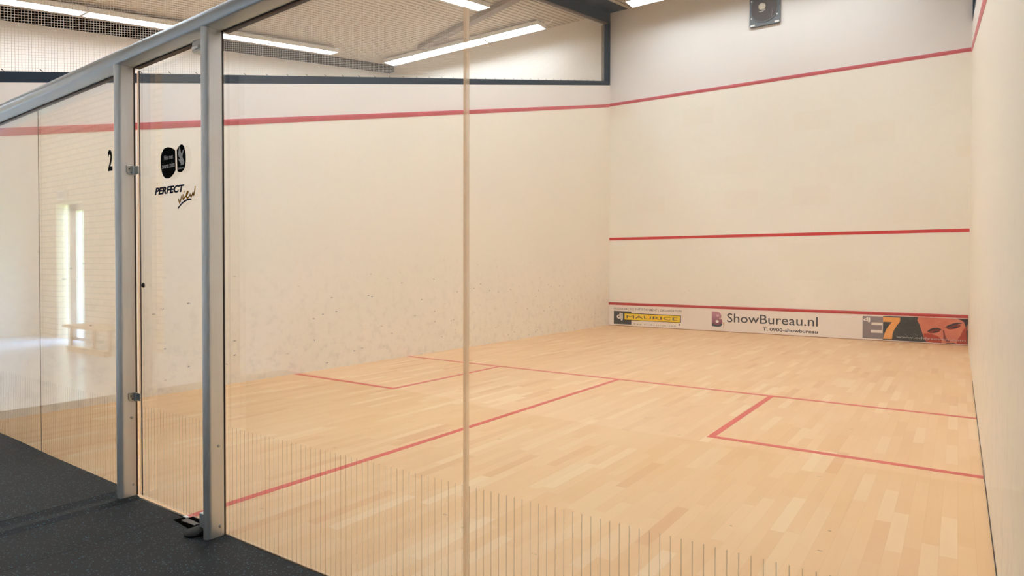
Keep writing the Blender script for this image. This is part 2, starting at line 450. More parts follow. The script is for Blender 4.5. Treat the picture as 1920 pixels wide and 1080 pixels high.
# roof: linear slatted ceiling with dark gaps, following the slope of the roof
def slab(x0, x1, y0, y1, t=.08, dz=0.):
    b = MB(); b.hexa([(x0,y0,ROOF(y0)+dz),(x1,y0,ROOF(y0)+dz),(x1,y1,ROOF(y1)+dz),(x0,y1,ROOF(y1)+dz),(x0,y0,ROOF(y0)+t+dz),(x1,y0,ROOF(y0)+t+dz),(x1,y1,ROOF(y1)+t+dz),(x0,y1,ROOF(y1)+t+dz)]); return b
def slatted(name, x0, x1, y0, y1):
    b = slab(x0, x1, y0, y1, .06, .06); b.mi = 0
    for f in b.bm.faces: f.material_index = 1
    pitch, wd = .122, .088
    for i in range(int((x1-x0)/pitch)):
        xa = x0 + i*pitch; xb = xa+wd
        b.hexa([(xa,y0,ROOF(y0)),(xb,y0,ROOF(y0)),(xb,y1,ROOF(y1)),(xa,y1,ROOF(y1)),(xa,y0,ROOF(y0)+.03),(xb,y0,ROOF(y0)+.03),(xb,y1,ROOF(y1)+.03),(xa,y1,ROOF(y1)+.03)])
    return struct(b.build(name, [M['roof'], M['void']]))
slatted('ceiling.001', -6.7, -.13, -.05, L)
slatted('ceiling', .42, 6.7, -.05, L)
struct(slab(-.13, .42, -.05, L+.1).build('ceiling.003', M['navy_dark']))  # navy strip beside the beam paints in the shade on the ceiling
# corridor ceiling
struct(slab(-14, 8.2, -3.1, -.05).build('ceiling.004', M['roof']))
struct(slab(-14, -6.7, -.05, .3).build('ceiling.005', M['roof']))
# beam along the far left wall, blacked in as the shadow gap above it
b = MB(); b.hexa([(-6.7, -2.4, ROOF(-2.4)-.17), (-6.5, -2.4, ROOF(-2.4)-.17), (-6.5, L, ROOF(L)-.17), (-6.7, L, ROOF(L)-.17), (-6.7, -2.4, ROOF(-2.4)), (-6.5, -2.4, ROOF(-2.4)), (-6.5, L, ROOF(L)), (-6.7, L, ROOF(L))])
struct(b.build('trim_1', M['void']))

# corridor behind the glass
YB = -2.5
b = MB(); b.box((-14, -3.2, -.14), (8.2, -.0, -.03)); b.box((-14, -.0, -.14), (-6.9, .2, -.03)); struct(b.build('floor.002', M['concrete']))
b = MB(); b.box((-14.0, YB, -.03), (.0, -.02, .05)); struct(b.build('floor.003', M['vinyl']))
DX0, DX1, DZ = -6.0, -4.75, 2.17
b = MB()
for a, c in (((-7.2, YB-.2, -.03), (DX0, YB, 4.7)), ((-5.03, YB-.2, -.03), (-2.6, YB, 4.7)), ((DX0, YB-.2, DZ), (-5.03, YB, 4.7))): b.box(a, c)
struct(b.build('wall_back', M['brick']))
b = MB(); b.box((-14., YB-.2, -.03), (-7.2, YB, 4.9)); struct(b.build('wall_back.002', M['grey_wall']))
b = MB(); b.box((-2.6, YB-.2, -.03), (8.2, YB, 4.7)); struct(b.build('wall_back.001', M['grey_wall']))
b = MB(); b.box((8.0, YB, -.03), (8.2, .0, 4.9)); struct(b.build('wall_end.001', M['grey_wall']))
b = MB(); b.box((-14.0, .0, -.03), (-6.9, .2, 4.9)); struct(b.build('wall_end.002', M['grey_wall']))
b = MB(); b.box((6.9, .0, -.03), (8.2, .2, 4.9)); struct(b.build('wall_end.003', M['grey_wall']))
# glazed outside door in the brick wall
b = MB(); fw = .16
b.box((-5.9, YB-.19, .0), (-5.9+.30, YB-.12, 2.14)); b.box((-5.9, YB-.19, 2.06), (-5.03, YB-.12, 2.17)); b.box((-5.9, YB-.19, .0), (-5.03, YB-.12, .07))
d1 = struct(b.build('door_1', M['door_white']))
b = MB(); b.box((-5.6, YB-.165, .07), (-5.03, YB-.155, 2.06)); b.build('door_pane', M['glass'], d1)
b = MB(); b.box((-5.70, YB-.12, 1.72), (-5.63, YB-.117, 1.80)); b.box((-5.70, YB-.12, .50), (-5.63, YB-.117, .62)); b.build('notice_sticker', M['white_metal'], d1)
b = MB(); b.tube([(-5.55, YB-.12, 1.0), (-5.55, YB-.06, 1.0), (-5.42, YB-.06, 1.0)], .012); b.build('door_handle', M['steel'], d1)
# unseen glazed screen, added to let daylight into the far left of the corridor
b = MB()
for k in range(4):
    y = -2.46 + k*.8; b.box((-14.06, y-.03, .0), (-13.98, y+.03, 3.2))
for z in (.03, 1.1, 3.17): b.box((-14.06, -2.49, z-.03), (-13.98, -.01, z+.03))
struct(b.build('added_window_1', M['white_metal']))
b = MB(); b.box((-14.2, YB, 3.2), (-13.9, .2, 4.9)); struct(b.build('wall_end', M['grey_wall']))
# lawn outside
b = MB(); b.box((-40, -60, -.2), (30, YB-.2, -.05)); struct(b.build('ground', M['grass']))

# ================================================================== GLASS FRONT
GY0, GY1 = -.006, .006
def pane(name, x0, x1, z0, label, cat='glass panel', ztop=None, group=None):
    b = MB()
    a = (x0, GY0); zt0 = BEAM(x0)-.002 if ztop is None else ztop; zt1 = BEAM(x1)-.002 if ztop is None else ztop
    b.hexa([(x0,GY0,z0),(x1,GY0,z0),(x1,GY1,z0),(x0,GY1,z0),(x0,GY0,zt0),(x1,GY0,zt1),(x1,GY1,zt1),(x0,GY1,zt0)])
    return tag(b.build(name, M['glass'], None, ((x0+x1)/2, 0, z0)), label, cat, group)
G = 'fixed glass panels of the court front'
xs0, xs1 = 1.453, 4.916
g1 = pane('glass_partition', .004, xs0-.003, .002, 'clear fixed glass panel reaching the left court wall, beyond the thin dark joint', group=G)
g2 = pane('glass_partition', xs0+.003, 2.655, .002, 'clear fixed glass panel with the black number 2, left of the door', group=G)
g3 = pane('glass_partition', 3.522, xs1-.006, .002, 'clear fixed glass panel between the right post and the wide tan joint', group=G)
g4 = pane('glass_partition', xs1+.006, W-.004, .002, 'clear fixed glass panel nearest the right wall, right of the wide tan joint', group=G)
b = MB(); b.box((xs0-.0025, -.001, .002), (xs0+.0025, .001, BEAM(xs0)-.004)); b.build('joint_seal', flat('grey brown joint', lin(120,98,80), .5), g2)['label'] = 'thin dark joint'
b = MB(); b.box((xs1-.006, GY0-.0012, .002), (xs1+.006, GY1+.0012, BEAM(xs1)-.004)); b.build('joint_seal', M['silicone'], g3)['label'] = 'wide tan silicone joint'
lettering('number_sticker', '2', M['ink_black'], g2, (2.407, GY0, 1.678), (1,0,0), (0,0,1), .054, .112, bold=.035, label='black number 2')

# door leaf
gd = pane('glass_door', 2.746, 3.512, .02, 'frameless clear glass door between the two grey posts with printed stickers', 'door', ztop=2.155)
b = MB(); b.box((2.7435, -.002, .022), (2.7475, .002, 2.153)); b.build('edge_seal', M['seal'], gd)['label'] = 'thin brown edge strip'
b = MB(); b.box((2.7235, -.001, .022), (2.741, .002, 2.153)); b.build('edge_seal', M['silicone'], gd)['label'] = 'pale plastic edge strip'
def hinge(z0, z1):
    b = MB()
    xf = 2.7065
    zc = (z0+z1)/2
    # plate on the post side face with a rounded lower outer corner
    P = [(-.044, z1), (.0, z1), (.0, z0), (-.032, z0), (-.040, z0+.006), (-.044, z0+.016)]
    b.prism([(xf-.001, y, z) for y, z in P], [(xf+.005, y, z) for y, z in P])
    o = b.build('hinge', M['steel'], gd, bevel=.0012)
    b = MB(); b.tube([(xf+.009, -.013, z0+.001), (xf+.009, -.013, z1-.001)], .0085, 14); b.build('hinge_knuckle', M['steel'], o, smooth=True)
    b = MB(); b.box((xf+.008, GY0-.008, z0+.003), (xf+.052, GY0-.0005, z1-.002)); b.build('hinge_clamp', M['steel'], o, bevel=.003)
    b = MB(); b.lathe([(.003, 0), (.003, .0015), (0, .0018)], (xf+.005, -.033, zc+.006), (1,0,0), 10); b.lathe([(.003, 0), (.003, .0015), (0, .0018)], (xf+.005, -.026, zc-.010), (1,0,0), 10)
    b.build('hinge_screw', M['seal'], o)
hinge(1.634, 1.680); hinge(.497, .540)
# dark oval finger stud
b = MB(); b.lathe([(.012, 0), (.012, .004), (.008, .007), (0, .008)], (2.790, GY0, 1.082), (0,-1,0), 16); b.build('stud', M['seal'], gd, smooth=True)['label'] = 'small dark oval stud'
# round sole-shaped sticker in two pieces
pts = [(2.970,1.680),(2.972,1.705),(2.984,1.725),(2.990,1.728),(2.994,1.735),(3.012,1.741),(3.040,1.743),(3.068,1.738),(3.092,1.729),(3.107,1.722),(3.108,1.700),(3.109,1.660),(3.110,1.628),(3.092,1.612),(3.070,1.600),(3.045,1.594),(3.020,1.596),(2.998,1.606),(2.983,1.624),(2.973,1.650)]
s1 = decal('warning_sticker', [pts], M['ink_black'], gd, GY0, .0006, 'black round sticker with grey writing')
lettering('sticker_lettering', 'Niet met', M['sticker_grey'], s1, (3.004, GY0-.0006, 1.683), (1,0,0), (0,0,1), .084, .022, bold=.02, tilt=.02)
lettering('sticker_lettering', 'zwarte zolen', M['sticker_grey'], s1, (2.984, GY0-.0006, 1.643), (1,0,0), (0,0,1), .119, .024, bold=.02, tilt=.02)
pts = [(3.122,1.722),(3.140,1.735),(3.158,1.743),(3.174,1.742),(3.188,1.732),(3.198,1.712),(3.203,1.688),(3.203,1.662),(3.197,1.640),(3.186,1.625),(3.168,1.616),(3.146,1.616),(3.127,1.622),(3.125,1.66)]
s2 = decal('warning_sticker', [pts], M['ink_black'], gd, GY0, .0006, 'small black half-round sticker with a grey bird mark')
bird = [(3.147,1.735),(3.153,1.728),(3.161,1.705),(3.168,1.700),(3.178,1.715),(3.193,1.720),(3.184,1.708),(3.177,1.695),(3.174,1.683),(3.184,1.672),(3.190,1.660),(3.186,1.650),(3.177,1.646),(3.170,1.652),(3.163,1.648),(3.157,1.646),(3.160,1.655),(3.146,1.667),(3.137,1.680),(3.150,1.674),(3.156,1.676),(3.142,1.688),(3.137,1.700),(3.139,1.715)]
decal('bird_mark', [bird], M['sticker_grey'], s2, GY0-.0006, .0005)
lettering('sticker_lettering', 'JARDIN', M['sticker_grey'], s2, (3.133, GY0-.0006, 1.626), (1,0,0), (0,0,1), .05, .012, bold=.03)
lettering('door_lettering', 'PERFECT', M['ink_navy'], gd, (2.910, GY0, 1.522), (1,0,0), (0,0,1), .280, .036, bold=.05, shear=.25, label='navy slanted lettering')
def strokes(name, lines, r, mat, parent, label=None):
    b = MB()
    for ln in lines:
        for (xa, za), (xb, zb) in zip(ln, ln[1:]):
            d = Vector((xb-xa, zb-za)); l = d.length
            if l < 1e-6: continue
            nx, nz = -d.y/l*r, d.x/l*r; ex, ez = d.x/l*r*.6, d.y/l*r*.6
            P = [(xa-ex+nx, za-ez+nz), (xb+ex+nx, zb+ez+nz), (xb+ex-nx, zb+ez-nz), (xa-ex-nx, za-ez-nz)]
            b.prism([(x, GY0, z) for x, z in P], [(x, GY0-.0006, z) for x, z in P])
    o = b.build(name, mat, parent)
    if label: o['label'] = label
    return o
V = lambda u, v: (3.129 + (u-468)/269*.155, 1.541 + (685-v)*.094/325)   # crop pixel of the script word -> door x, z
k = [[(478,860),(486,890),(497,920),(508,890),(520,850),(528,815)],
     [(552,795),(546,840),(552,868),(572,845)], [(566,748),(569,752)],
     [(574,838),(608,815),(625,780),(632,758),(618,755),(603,790),(603,835),(618,858),(645,835),(662,800)],
     [(662,800),(668,825),(676,845),(692,812),(704,780),(706,808),(716,822),(726,780),(733,735),(737,690)]]
strokes('door_lettering', [[V(*p) for p in ln] for ln in k], .0038, M['ink_gold'], gd, 'gold handwritten lettering')
strokes('swoosh', [[V(*p) for p in ((470,1008),(500,968),(540,925),(580,898),(620,882),(660,878),(676,882))]], .0036, M['ink_navy'], gd, 'dark curved underline')
# fittings of the door at the right post
b = MB(); b.box((3.384, -.066, 2.108), (3.466, -.004, 2.160)); pf = b.build('patch_fitting', M['steel'], gd, bevel=.004); pf['label'] = 'steel block under the top rail'
b = MB(); b.box((3.392, -.060, 2.112), (3.458, -.056, 2.116)); b.tube([(3.40, -.068, 2.125), (3.45, -.068, 2.125)], .007, 10); b.build('roller', M['alu'], pf, smooth=True)
b = MB(); b.box((3.40, -.055, .026), (3.468, .016, .088)); lb = b.build('lock_box', M['alu'], gd, bevel=.002); lb['label'] = 'grey metal lock box at the foot of the door'

# posts: deep fins with a rounded nose
def post(xf, label, bolts):
    w = .043; x0, x1 = xf-w, xf; xc = (x0+x1)/2
    z0, z1 = (.018 if xf < 3 else .0005), BEAM(xf)-.0005
    t = thing('glass_post', (xc, -.04, 0), label, 'post', 'aluminium posts of the glass front')
    P = [(x1, -.010), (x1, -.060)] + [(xc+(w/2)*math.cos(math.radians(a)), -.062-.022*math.sin(math.radians(a))) for a in range(10, 180, 16)] + [(x0, -.060), (x0, -.010)]
    b = MB(); b.prism([(x, y, z0) for x, y in P], [(x, y, z1) for x, y in P]); b.build('profile', M['alu'], t, smooth=True)
    b = MB(); b.box((x0+.006, -.010, z0), (x1+.001, -.003, z1)); b.build('glazing_seal', M['seal'], t)
    for y, z in bolts:
        b = MB(); b.lathe([(.0062, 0), (.0062, .003), (.0045, .0055), (0, .0062)], (x1, y, z), (1,0,0), 14); b.build('bolt', M['steel'], t, smooth=True)
    return t
post(2.7065, 'grey aluminium post on the left of the glass door, with two hinges', [(-.028, .415), (-.022, .075)])
post(3.518, 'grey aluminium post on the right of the glass door', [(-.032, .397), (-.026, .045)])

# rail over the glass
t = thing('top_rail', (3.2, -.04, BEAM(3.2)), 'grey rounded aluminium rail running along the top of the glass front', 'rail')
def RP(x):
    z = BEAM(x); h = .078
    return [(x, .012, z), (x, -.078, z), (x, -.083, z+.003), (x, -.0865, z+.012)] + [(x, -.046-.042*math.cos(math.radians(a)), z+.030+(h-.030)*math.sin(math.radians(a))) for a in range(0, 91, 10)] + [(x, .012, z+h)]
b = MB(); b.prism(RP(0.01), RP(W-.01)); b.build('profile', M['alu_rail'], t, smooth=True)
b = MB(); A = lambda x: [(x, .0125, BEAM(x)-.006), (x, -.0095, BEAM(x)-.006), (x, -.0095, BEAM(x)), (x, .0125, BEAM(x))]
b.prism(A(.01), A(2.66)); b.prism(A(2.72), A(3.46)); b.prism(A(3.53), A(W-.01)); b.build('glazing_seal', M['seal'], t)

# floor hinge cut-out and loose stop by the door foot
t = thing('floor_plate', (3.25, -.03, 0), 'metal floor plate with dark cut-outs in the rubber at the foot of the door', 'floor plate')
def plate_piece(name, P, z, mat):
    b = MB(); b.prism([(x, y, -.003) for x, y in P], [(x, y, z) for x, y in P]); return b.build(name, mat, t)
plate_piece('cut_out', [(3.158,-.047), (3.172,-.010), (3.190,-.010), (3.218,-.050)], .0025, M['void'])
plate_piece('cut_out', [(3.222,-.052), (3.226,-.036), (3.335,-.028), (3.400,-.040), (3.340,-.060)], .0025, M['void'])
plate_piece('cut_out', [(3.205,-.004), (3.200,.018), (3.40,.018), (3.40,-.006), (3.31,-.006)], .0048, M['void'])
plate_piece('plate', [(3.196,-.034), (3.196,-.006), (3.36,-.010), (3.40,-.036), (3.330,-.030)], .0032, flat('worn grey floor plate', lin(112,104,98), .5))
plate_piece('strip', [(3.155,-.006), (3.165,.008), (3.196,.004), (3.190,-.008)], .0052, M['white_metal'])
b = MB(); b.lathe([(.046, 0), (.048, .008), (.041, .017), (.024, .022), (0, .023)], (3.40, -.066, .0), (0,0,1), 28); o = b.build('door_stop', M['black'], None, (3.40, -.066, .0), smooth=True)
tag(o, 'loose black rubber disc on the mat at the foot of the right post', 'door stop')
b = MB(); b.tube([(3.36,-.05,.022),(3.38,-.04,.027),(3.41,-.05,.027),(3.44,-.06,.018),(3.445,-.085,.012)], .004, 6); b.build('cord', M['black'], o, smooth=True)
# sill strip under the door
b = MB(); b.box((2.72, -.0055, -.004), (3.40, .004, .003)); struct(b.build('trim_2', flat('worn threshold strip', lin(96,80,66), .6)))

# rubber floor mats of the corridor
def mat_piece(x0, x1, prof, label):
    b = MB()
    xs = sorted([x0] + [x for x, z in prof if x0 < x < x1] + [x1])
    def zt(x):
        for (xa, za), (xb, zb) in zip(prof, prof[1:]):
            if xa <= x <= xb: return za + (zb-za)*(x-xa)/(xb-xa)
        return prof[-1][1]
    for xa, xb in zip(xs, xs[1:]):
        b.hexa([(xa, YB, -.03), (xb, YB, -.03), (xb, -.0075, -.03), (xa, -.0075, -.03), (xa, YB, zt(xa)), (xb, YB, zt(xb)), (xb, -.0075, zt(xb)), (xa, -.0075, zt(xa))])
    bmesh.ops.remove_doubles(b.bm, verts=b.bm.verts, dist=1e-5)
    return tag(b.build('rubber_mat', M['rubber'], None, ((x0+x1)/2, -1.2, -.03)), label, 'floor mat', 'rubber mats in front of the court')
PR = [(.0, .066), (.36, .066), (1.16, .055), (1.6, .042), (2.4, .032), (2.62, .030)]
mat_piece(.004, 2.60, PR, 'speckled black rubber mat left of the door, its edge rising to the far left')
mat_piece(2.6015, 3.1285, [(2.6, .030), (2.655, .018), (2.71, .018), (2.75, .006), (3.13, .0)], 'speckled black rubber mat in front of the glass door, up to the seam')
mat_piece(3.1305, 8.0, [(3.13, .0), (8., -.004)], 'speckled black rubber mat in front of the right post and near glass')

# ================================================================== NET FRAME AND NET
def net_frame(x0, x1, label, s):
    t = thing('net_frame', ((x0+x1)/2, L/2, SILL0(L/2)), label, 'frame', 'steel frames above the side walls')
    b = MB(); Q = lambda y: [(x0, y, SILL0(y)), (x1, y, SILL0(y)), (x1, y, SILL1(y)), (x0, y, SILL1(y))]
    b.prism(Q(-.02), Q(L)); b.build('sill_rail', M['navy'], t)
    b = MB(); b.box((x0, L-.10, SILL1(L)-.02), (x1, L, ROOF(L)-.2)); b.build('corner_post', M['navy'], t)
    b = MB(); Q = lambda y: [(x0, y, ROOF(y)-.22), (x1, y, ROOF(y)-.22), (x1, y, ROOF(y)), (x0, y, ROOF(y))]
    b.prism(Q(-2.4), Q(L)); b.build('top_rail', M['navy_dark'], t)
    return t
nf = net_frame(-.125, 0.0, 'dark steel frame on the sloping left wall holding the netting', 1)
nr = net_frame(W, W+.125, 'dark steel frame on the sloping top of the right wall', -1)
# closing panel behind the right frame
TOPN = lambda y: ROOF(y)-.22
b = MB(); xn = -.062; r = .0014; cell = .0205
def strand(p, q):
    p = Vector(p); q = Vector(q); d = (q-p).normalized(); u = Vector((1,0,0)); w = d.cross(u).normalized()
    A = [p+(u*a+w*c)*r for a, c in ((1,0),(-.5,.87),(-.5,-.87))]; B = [q+(u*a+w*c)*r for a, c in ((1,0),(-.5,.87),(-.5,-.87))]
    va = [b.bm.verts.new(x) for x in A]; vb = [b.bm.verts.new(x) for x in B]
    for k in range(3): b._f([va[k], va[(k+1)%3], vb[(k+1)%3], vb[k]])
ymax = L-.14
y = .0
while y < ymax:
    strand((xn, y, SILL1(y)+.004), (xn, y, TOPN(y))); y += cell
k = 0
while True:
    off = .02 + k*cell; k += 1
    # rows parallel to the sill, cut off at the top rail
    ye = (4.67125-.0 - 2.604 - off)/(.2556-.165) if True else 0
    if off > 4.67125-2.604 and ye < 0: break
    y1 = min(ymax, ye)
    if y1 <= .05: break
    strand((xn, 0, SILL1(0)+off), (xn, y1, SILL1(y1)+off))
net = b.build('court_net', M['strand'], None, (xn, L/2, SILL1(L/2)), recalc=False)
tag(net, 'fine pale square-mesh netting stretched above the left wall', 'net')
def tie(y, z, up):
    b = MB(); b.tube([(xn+.004, y-.004, z), (xn+.010, y-.002, z+.010*up), (xn+.006, y-.008, z+.018*up), (xn-.004, y-.012, z+.026*up)], .0035, 6)
    return b.build('net_tie', M['tie'], net, smooth=True)
for i in range(40): 
    y = .025 + i*.2345
    if y < ymax: tie(y, SILL1(y), 1)
for i in range(40):
    y = .1 + i*.2345
    if y < ymax: tie(y, TOPN(y), -1)
b = MB(); Q = lambda y: [(xn-.012, y, TOPN(y)-.012), (xn+.064, y, TOPN(y)-.012), (xn+.064, y, TOPN(y)), (xn-.012, y, TOPN(y))]
b.prism(Q(0), Q(L-.1)); b.build('net_hem', M['tie'], net)['label'] = 'brown hem along the top'
b = MB(); b.box((-.205, L-.012, SILL1(L)), (-.126, L-.004, TOPN(L))); b.build('net_hem', M['tie'], net)['label'] = 'brown hem at the front wall'

# ================================================================== LIGHT FITTINGS
def fitting(name, length, axis, lab, grp, lamp='lamp', slope=True):
    """a suspended trough: white housing open below, lit diffuser inside; origin at the middle of its underside"""
    t = thing(name, (0,0,0), lab, 'light', grp)
    hl, hw, H = length/2, .15, .085
    k = .165 if (axis == 'y' and slope) else 0.
    def T(P): return [((x, y, z+k*y) if axis == 'y' else (y, x, z)) for x, y, z in P]   # written with length along y
    b = MB()
    def bx(a, c):
        x0,y0,z0 = a; x1,y1,z1 = c
        b.hexa(T([(x0,y0,z0),(x1,y0,z0),(x1,y1,z0),(x0,y1,z0),(x0,y0,z1),(x1,y0,z1),(x1,y1,z1),(x0,y1,z1)]))
    bx((-hw,-hl,0),(-hw+.006,hl,H)); bx((hw-.006,-hl,0),(hw,hl,H)); bx((-hw+.006,-hl,0),(hw-.006,-hl+.006,H)); bx((-hw+.006,hl-.006,0),(hw-.006,hl,H)); bx((-hw+.006,-hl+.006,H-.006),(hw-.006,hl-.006,H))
    b.build('housing', M['white_metal'], t)
    b = MB(); bx((-hw+.010,-hl+.055,.055),(hw-.010,hl-.055,.062)); b.build('diffuser', M[lamp], t)
    for q in (-hl*.8, hl*.8):
        b = MB(); b.tube(T([(0, q, H), (0, q, H+.1)]), .004, 6); b.build('hanger', M['white_metal'], t)
    return t
protoY = fitting('ceiling_light', 1.50, 'y', '', '')
protoX = fitting('ceiling_light', 1.53, 'x', '', '')
protoF = fitting('ceiling_light', 1.53, 'x', '', '', 'lamp_front')
used = set()
def place(proto, loc, label, grp):
    if proto.name not in used: used.add(proto.name); o = proto; o.location = loc
    else: o = copy_tree(proto, loc)
    o['label'] = label; o['group'] = grp; return o
ADJ = lambda y: 6.35 + .165*(y-9.75)
OURS = lambda y: 6.32 + .165*(y-9.75)
nm = ['nearest the front wall', 'second from the front wall', 'third from the front wall', 'fourth from the front wall', 'farthest from the front wall, added out of view']  # last fitting of each side row added unseen to brighten the near floor
for i, yc in enumerate((6.60, 5.07, 3.54, 2.01, .48)):
    place(protoY, (-5.70, yc, ADJ(yc)), 'white fluorescent trough along the far left wall, ' + nm[i], 'lights along the far left wall')
for i, xc in enumerate((-5.13, -3.57, -2.01)):
    place(protoX, (xc, 9.05, ADJ(9.05)), 'white fluorescent trough by the front wall beyond the net, ' + ('left of three', 'middle of three', 'right of three')[i], 'lights by the front wall beyond the net')
for i, yc in enumerate((6.48, 4.95, 3.42, 1.89, .36)):
    place(protoY, (-1.25, yc, ADJ(yc)), 'white fluorescent trough just beyond the left net, ' + nm[i], 'lights just beyond the net')
for i, xc in enumerate((1.62, 3.18, 4.74)):
    place(protoF, (xc, 8.93, OURS(8.93)), 'white fluorescent trough over the front of this court, ' + ('left of three', 'middle of three', 'right of three')[i], 'lights over the front of this court')
for i, yc in enumerate((6.40, 4.87, 3.34, 1.81, .40)):
    place(protoY, (1.0, yc, OURS(yc)), 'white fluorescent trough over the left of this court, ' + nm[i], 'lights over the left of this court')
for i, yc in enumerate((6.40, 4.87, 3.34, 1.81, .40)):
    place(protoY, (5.4, yc, OURS(yc)), 'white fluorescent trough over the right of this court, ' + nm[i], 'lights over the right of this court')
for i, xc in enumerate((1.62, 3.18, 4.74)):  # unseen row added to brighten the floor near the glass
    place(protoF, (xc, 1.25, OURS(1.25)), 'white fluorescent trough added unseen over the back of this court, ' + ('left of three', 'middle of three', 'right of three')[i], 'added lights over the back of this court')
protoC = fitting('ceiling_light', 1.5, 'x', 'white fluorescent trough added unseen over the corridor, left of the pair', 'added corridor lights', 'lamp_cool_fill')
protoC.location = (-9.5, -1.3, 3.9)  # unseen pair of fittings added to light the corridor
o = copy_tree(protoC, (-6.0, -1.3, 3.9)); o['label'] = 'white fluorescent trough added unseen over the corridor, right of the pair'
# loose cable at the end of the front row
b = MB(); b.tube([(-1.18, 9.05, 6.30), (-1.10, 9.05, 6.27), (-1.02, 9.03, 6.275), (-.94, 9.0, 6.31)], .008, 6)
tag(b.build('power_cable', M['white_metal'], None, (-1.18, 9.05, 6.30), smooth=True), 'short pale cable hanging from the right end of the trough row beyond the net', 'cable')
# diagonal brace under the roof
def RP2(x, y, dz=-.05): return Vector((x, y, ROOF(y)+dz))
b = MB(); p, q = RP2(-4.45, 8.72), RP2(-.3, 7.25); d = (q-p).normalized(); u = d.cross(Vector((0,0,1))).normalized()*.07; w = Vector((0,0,.05))
b.hexa([p-u-w, p+u-w, q+u-w, q-u-w, p-u+w, p+u+w, q+u+w, q-u+w])
tag(b.build('roof_brace', flat('grey brown steel paint', lin(112,98,84), .6), None, p), 'dark diagonal steel brace under the ribbed roof beyond the net', 'brace')

# ================================================================== LOUDSPEAKER ON THE FRONT WALL
t = thing('loudspeaker', (3.2, L, 5.6), 'square charcoal loudspeaker high on the front wall with a pale dust cap', 'loudspeaker')
x0, x1, z0, z1 = 2.938, 3.488, 5.592, 6.18; yf = L-.05; rc = .03
P = []
for cx, cz, a0 in ((x1-rc, z0+rc, -90), (x1-rc, z1-rc, 0), (x0+rc, z1-rc, 90), (x0+rc, z0+rc, 180)):
    P += [(cx+rc*math.cos(math.radians(a0+a)), cz+rc*math.sin(math.radians(a0+a))) for a in (0, 30, 60, 90)]
b = MB(); b.prism([(x, L-.001, z) for x, z in P], [(x, yf, z) for x, z in P]); b.build('case', M['cabinet'], t)
cx, cz = 3.205, 5.90
b = MB(); b.lathe([(.262, 0), (.262, .012), (.245, .016), (.235, .008)], (cx, yf, cz), (0,-1,0), 40); b.build('surround', M['cabinet'], t, smooth=True)
b = MB(); b.lathe([(.235, .009), (.20, .006), (.10, .002), (.07, .0015), (0, .001)], (cx, yf, cz), (0,-1,0), 40); b.build('cone', M['cone'], t, smooth=True)
b = MB(); b.lathe([(.066, .002), (.064, .012), (.05, .026), (.026, .036), (0, .039)], (cx-.038, yf, cz+.032), (0,-1,0), 28); b.build('dust_cap', M['cap'], t, smooth=True)
b = MB(); b.tube([(3.115, yf-.012, 5.845), (3.14, yf-.016, 5.836), (3.175, yf-.016, 5.838), (3.205, yf-.016, 5.858), (3.225, yf-.014, 5.872)], .0075, 7); b.build('wire', M['white_metal'], t, smooth=True)
b = MB(); b.tube([(3.36, yf-.012, 5.86), (3.335, yf-.012, 5.71)], .006, 6); b.build('rib', M['grey_print'], t)
for sx, sz in ((2.975, 5.748), (3.432, 5.748), (2.975, 6.06), (3.432, 6.06)):
    b = MB(); b.lathe([(.015, 0), (.015, .004), (0, .006)], (sx, yf, sz), (0,-1,0), 12); b.build('screw', M['white_metal'], t)
for sa in (2.957, 3.392):
    b = MB(); b.box((sa, yf-.006, 5.604), (sa+.078, yf, 5.632)); b.build('clip', M['white_metal'], t)

# ================================================================== TIN BOARD WITH ADVERTISEMENTS
ty = L-.02
t = thing('tin_board', (3.2, L, 0), 'low white advert board with red top edge along the foot of the front wall', 'board')
cuts = [.004, .942, 2.464, 3.987, 5.51, 6.396]
for a, c in zip(cuts, cuts[1:]):
    b = MB(); b.box((a+.0012, ty, .012), (c-.0012, L-.001, .432)); b.build('panel', M['white_board'], t)
b = MB(); b.box((.004, ty+.004, .0), (6.396, L-.001, .012)); b.build('gap_strip', flat('brown shadow gap strip', lin(170,120,80), .6), t)  # brown strip colours in the shadow gap under the tin
b = MB(); Q = lambda x: [(x, L-.001, .432), (x, ty-.004, .432), (x, ty-.006, .465), (x, ty+.004, .482), (x, L-.001, .482)]
b.prism(Q(.004), Q(6.396)); b.build('top_rail', M['tin_red'], t)['label'] = 'red rail'
ux, uz = (1,0,0), (0,0,1)
LT = lambda body, mat, par, x0, z0, x1, z1, dy=0., **kw: lettering('lettering', body, mat, par, (x0, ty-dy, z0), ux, uz, x1-x0, z1-z0, **kw)
# left advert
a1 = decal('advert', [[(.126,.038),(.535,.038),(.535,.309),(.126,.309)]], M['scratched'], t, ty, .0012, 'dark square print with a yellow name bar')
o = decal('name_bar', [[(.376,.126),(1.622,.126),(1.622,.274),(.376,.274)]], M['ink_black'], a1, ty-.0012, .0008)
o = decal('name_bar', [[(.380,.136),(1.604,.136),(1.604,.262),(.380,.262)]], M['yellow'], a1, ty-.0020, .0008)
LT('MAURICE', M['ink'], a1, .427, .167, 1.554, .228, .0028, bold=-.004)
LT('dj', M['white_print'], a1, .196, .110, .340, .271, .0012, bold=.04)
LT('PRODUCER | DJ | ENTERTAINMENT | ORGANISATION', M['ink'], a1, .129, .322, 1.63, .378, 0., bold=.006, spacing=1.15)
LT('www.dj-maurice.com', M['ink'], a1, .589, .036, 1.513, .076, 0., bold=.006, spacing=1.9)
decal('mark', [ell(1.59, .09, .018, .02, 14)], M['grey_print'], a1, ty, .001)
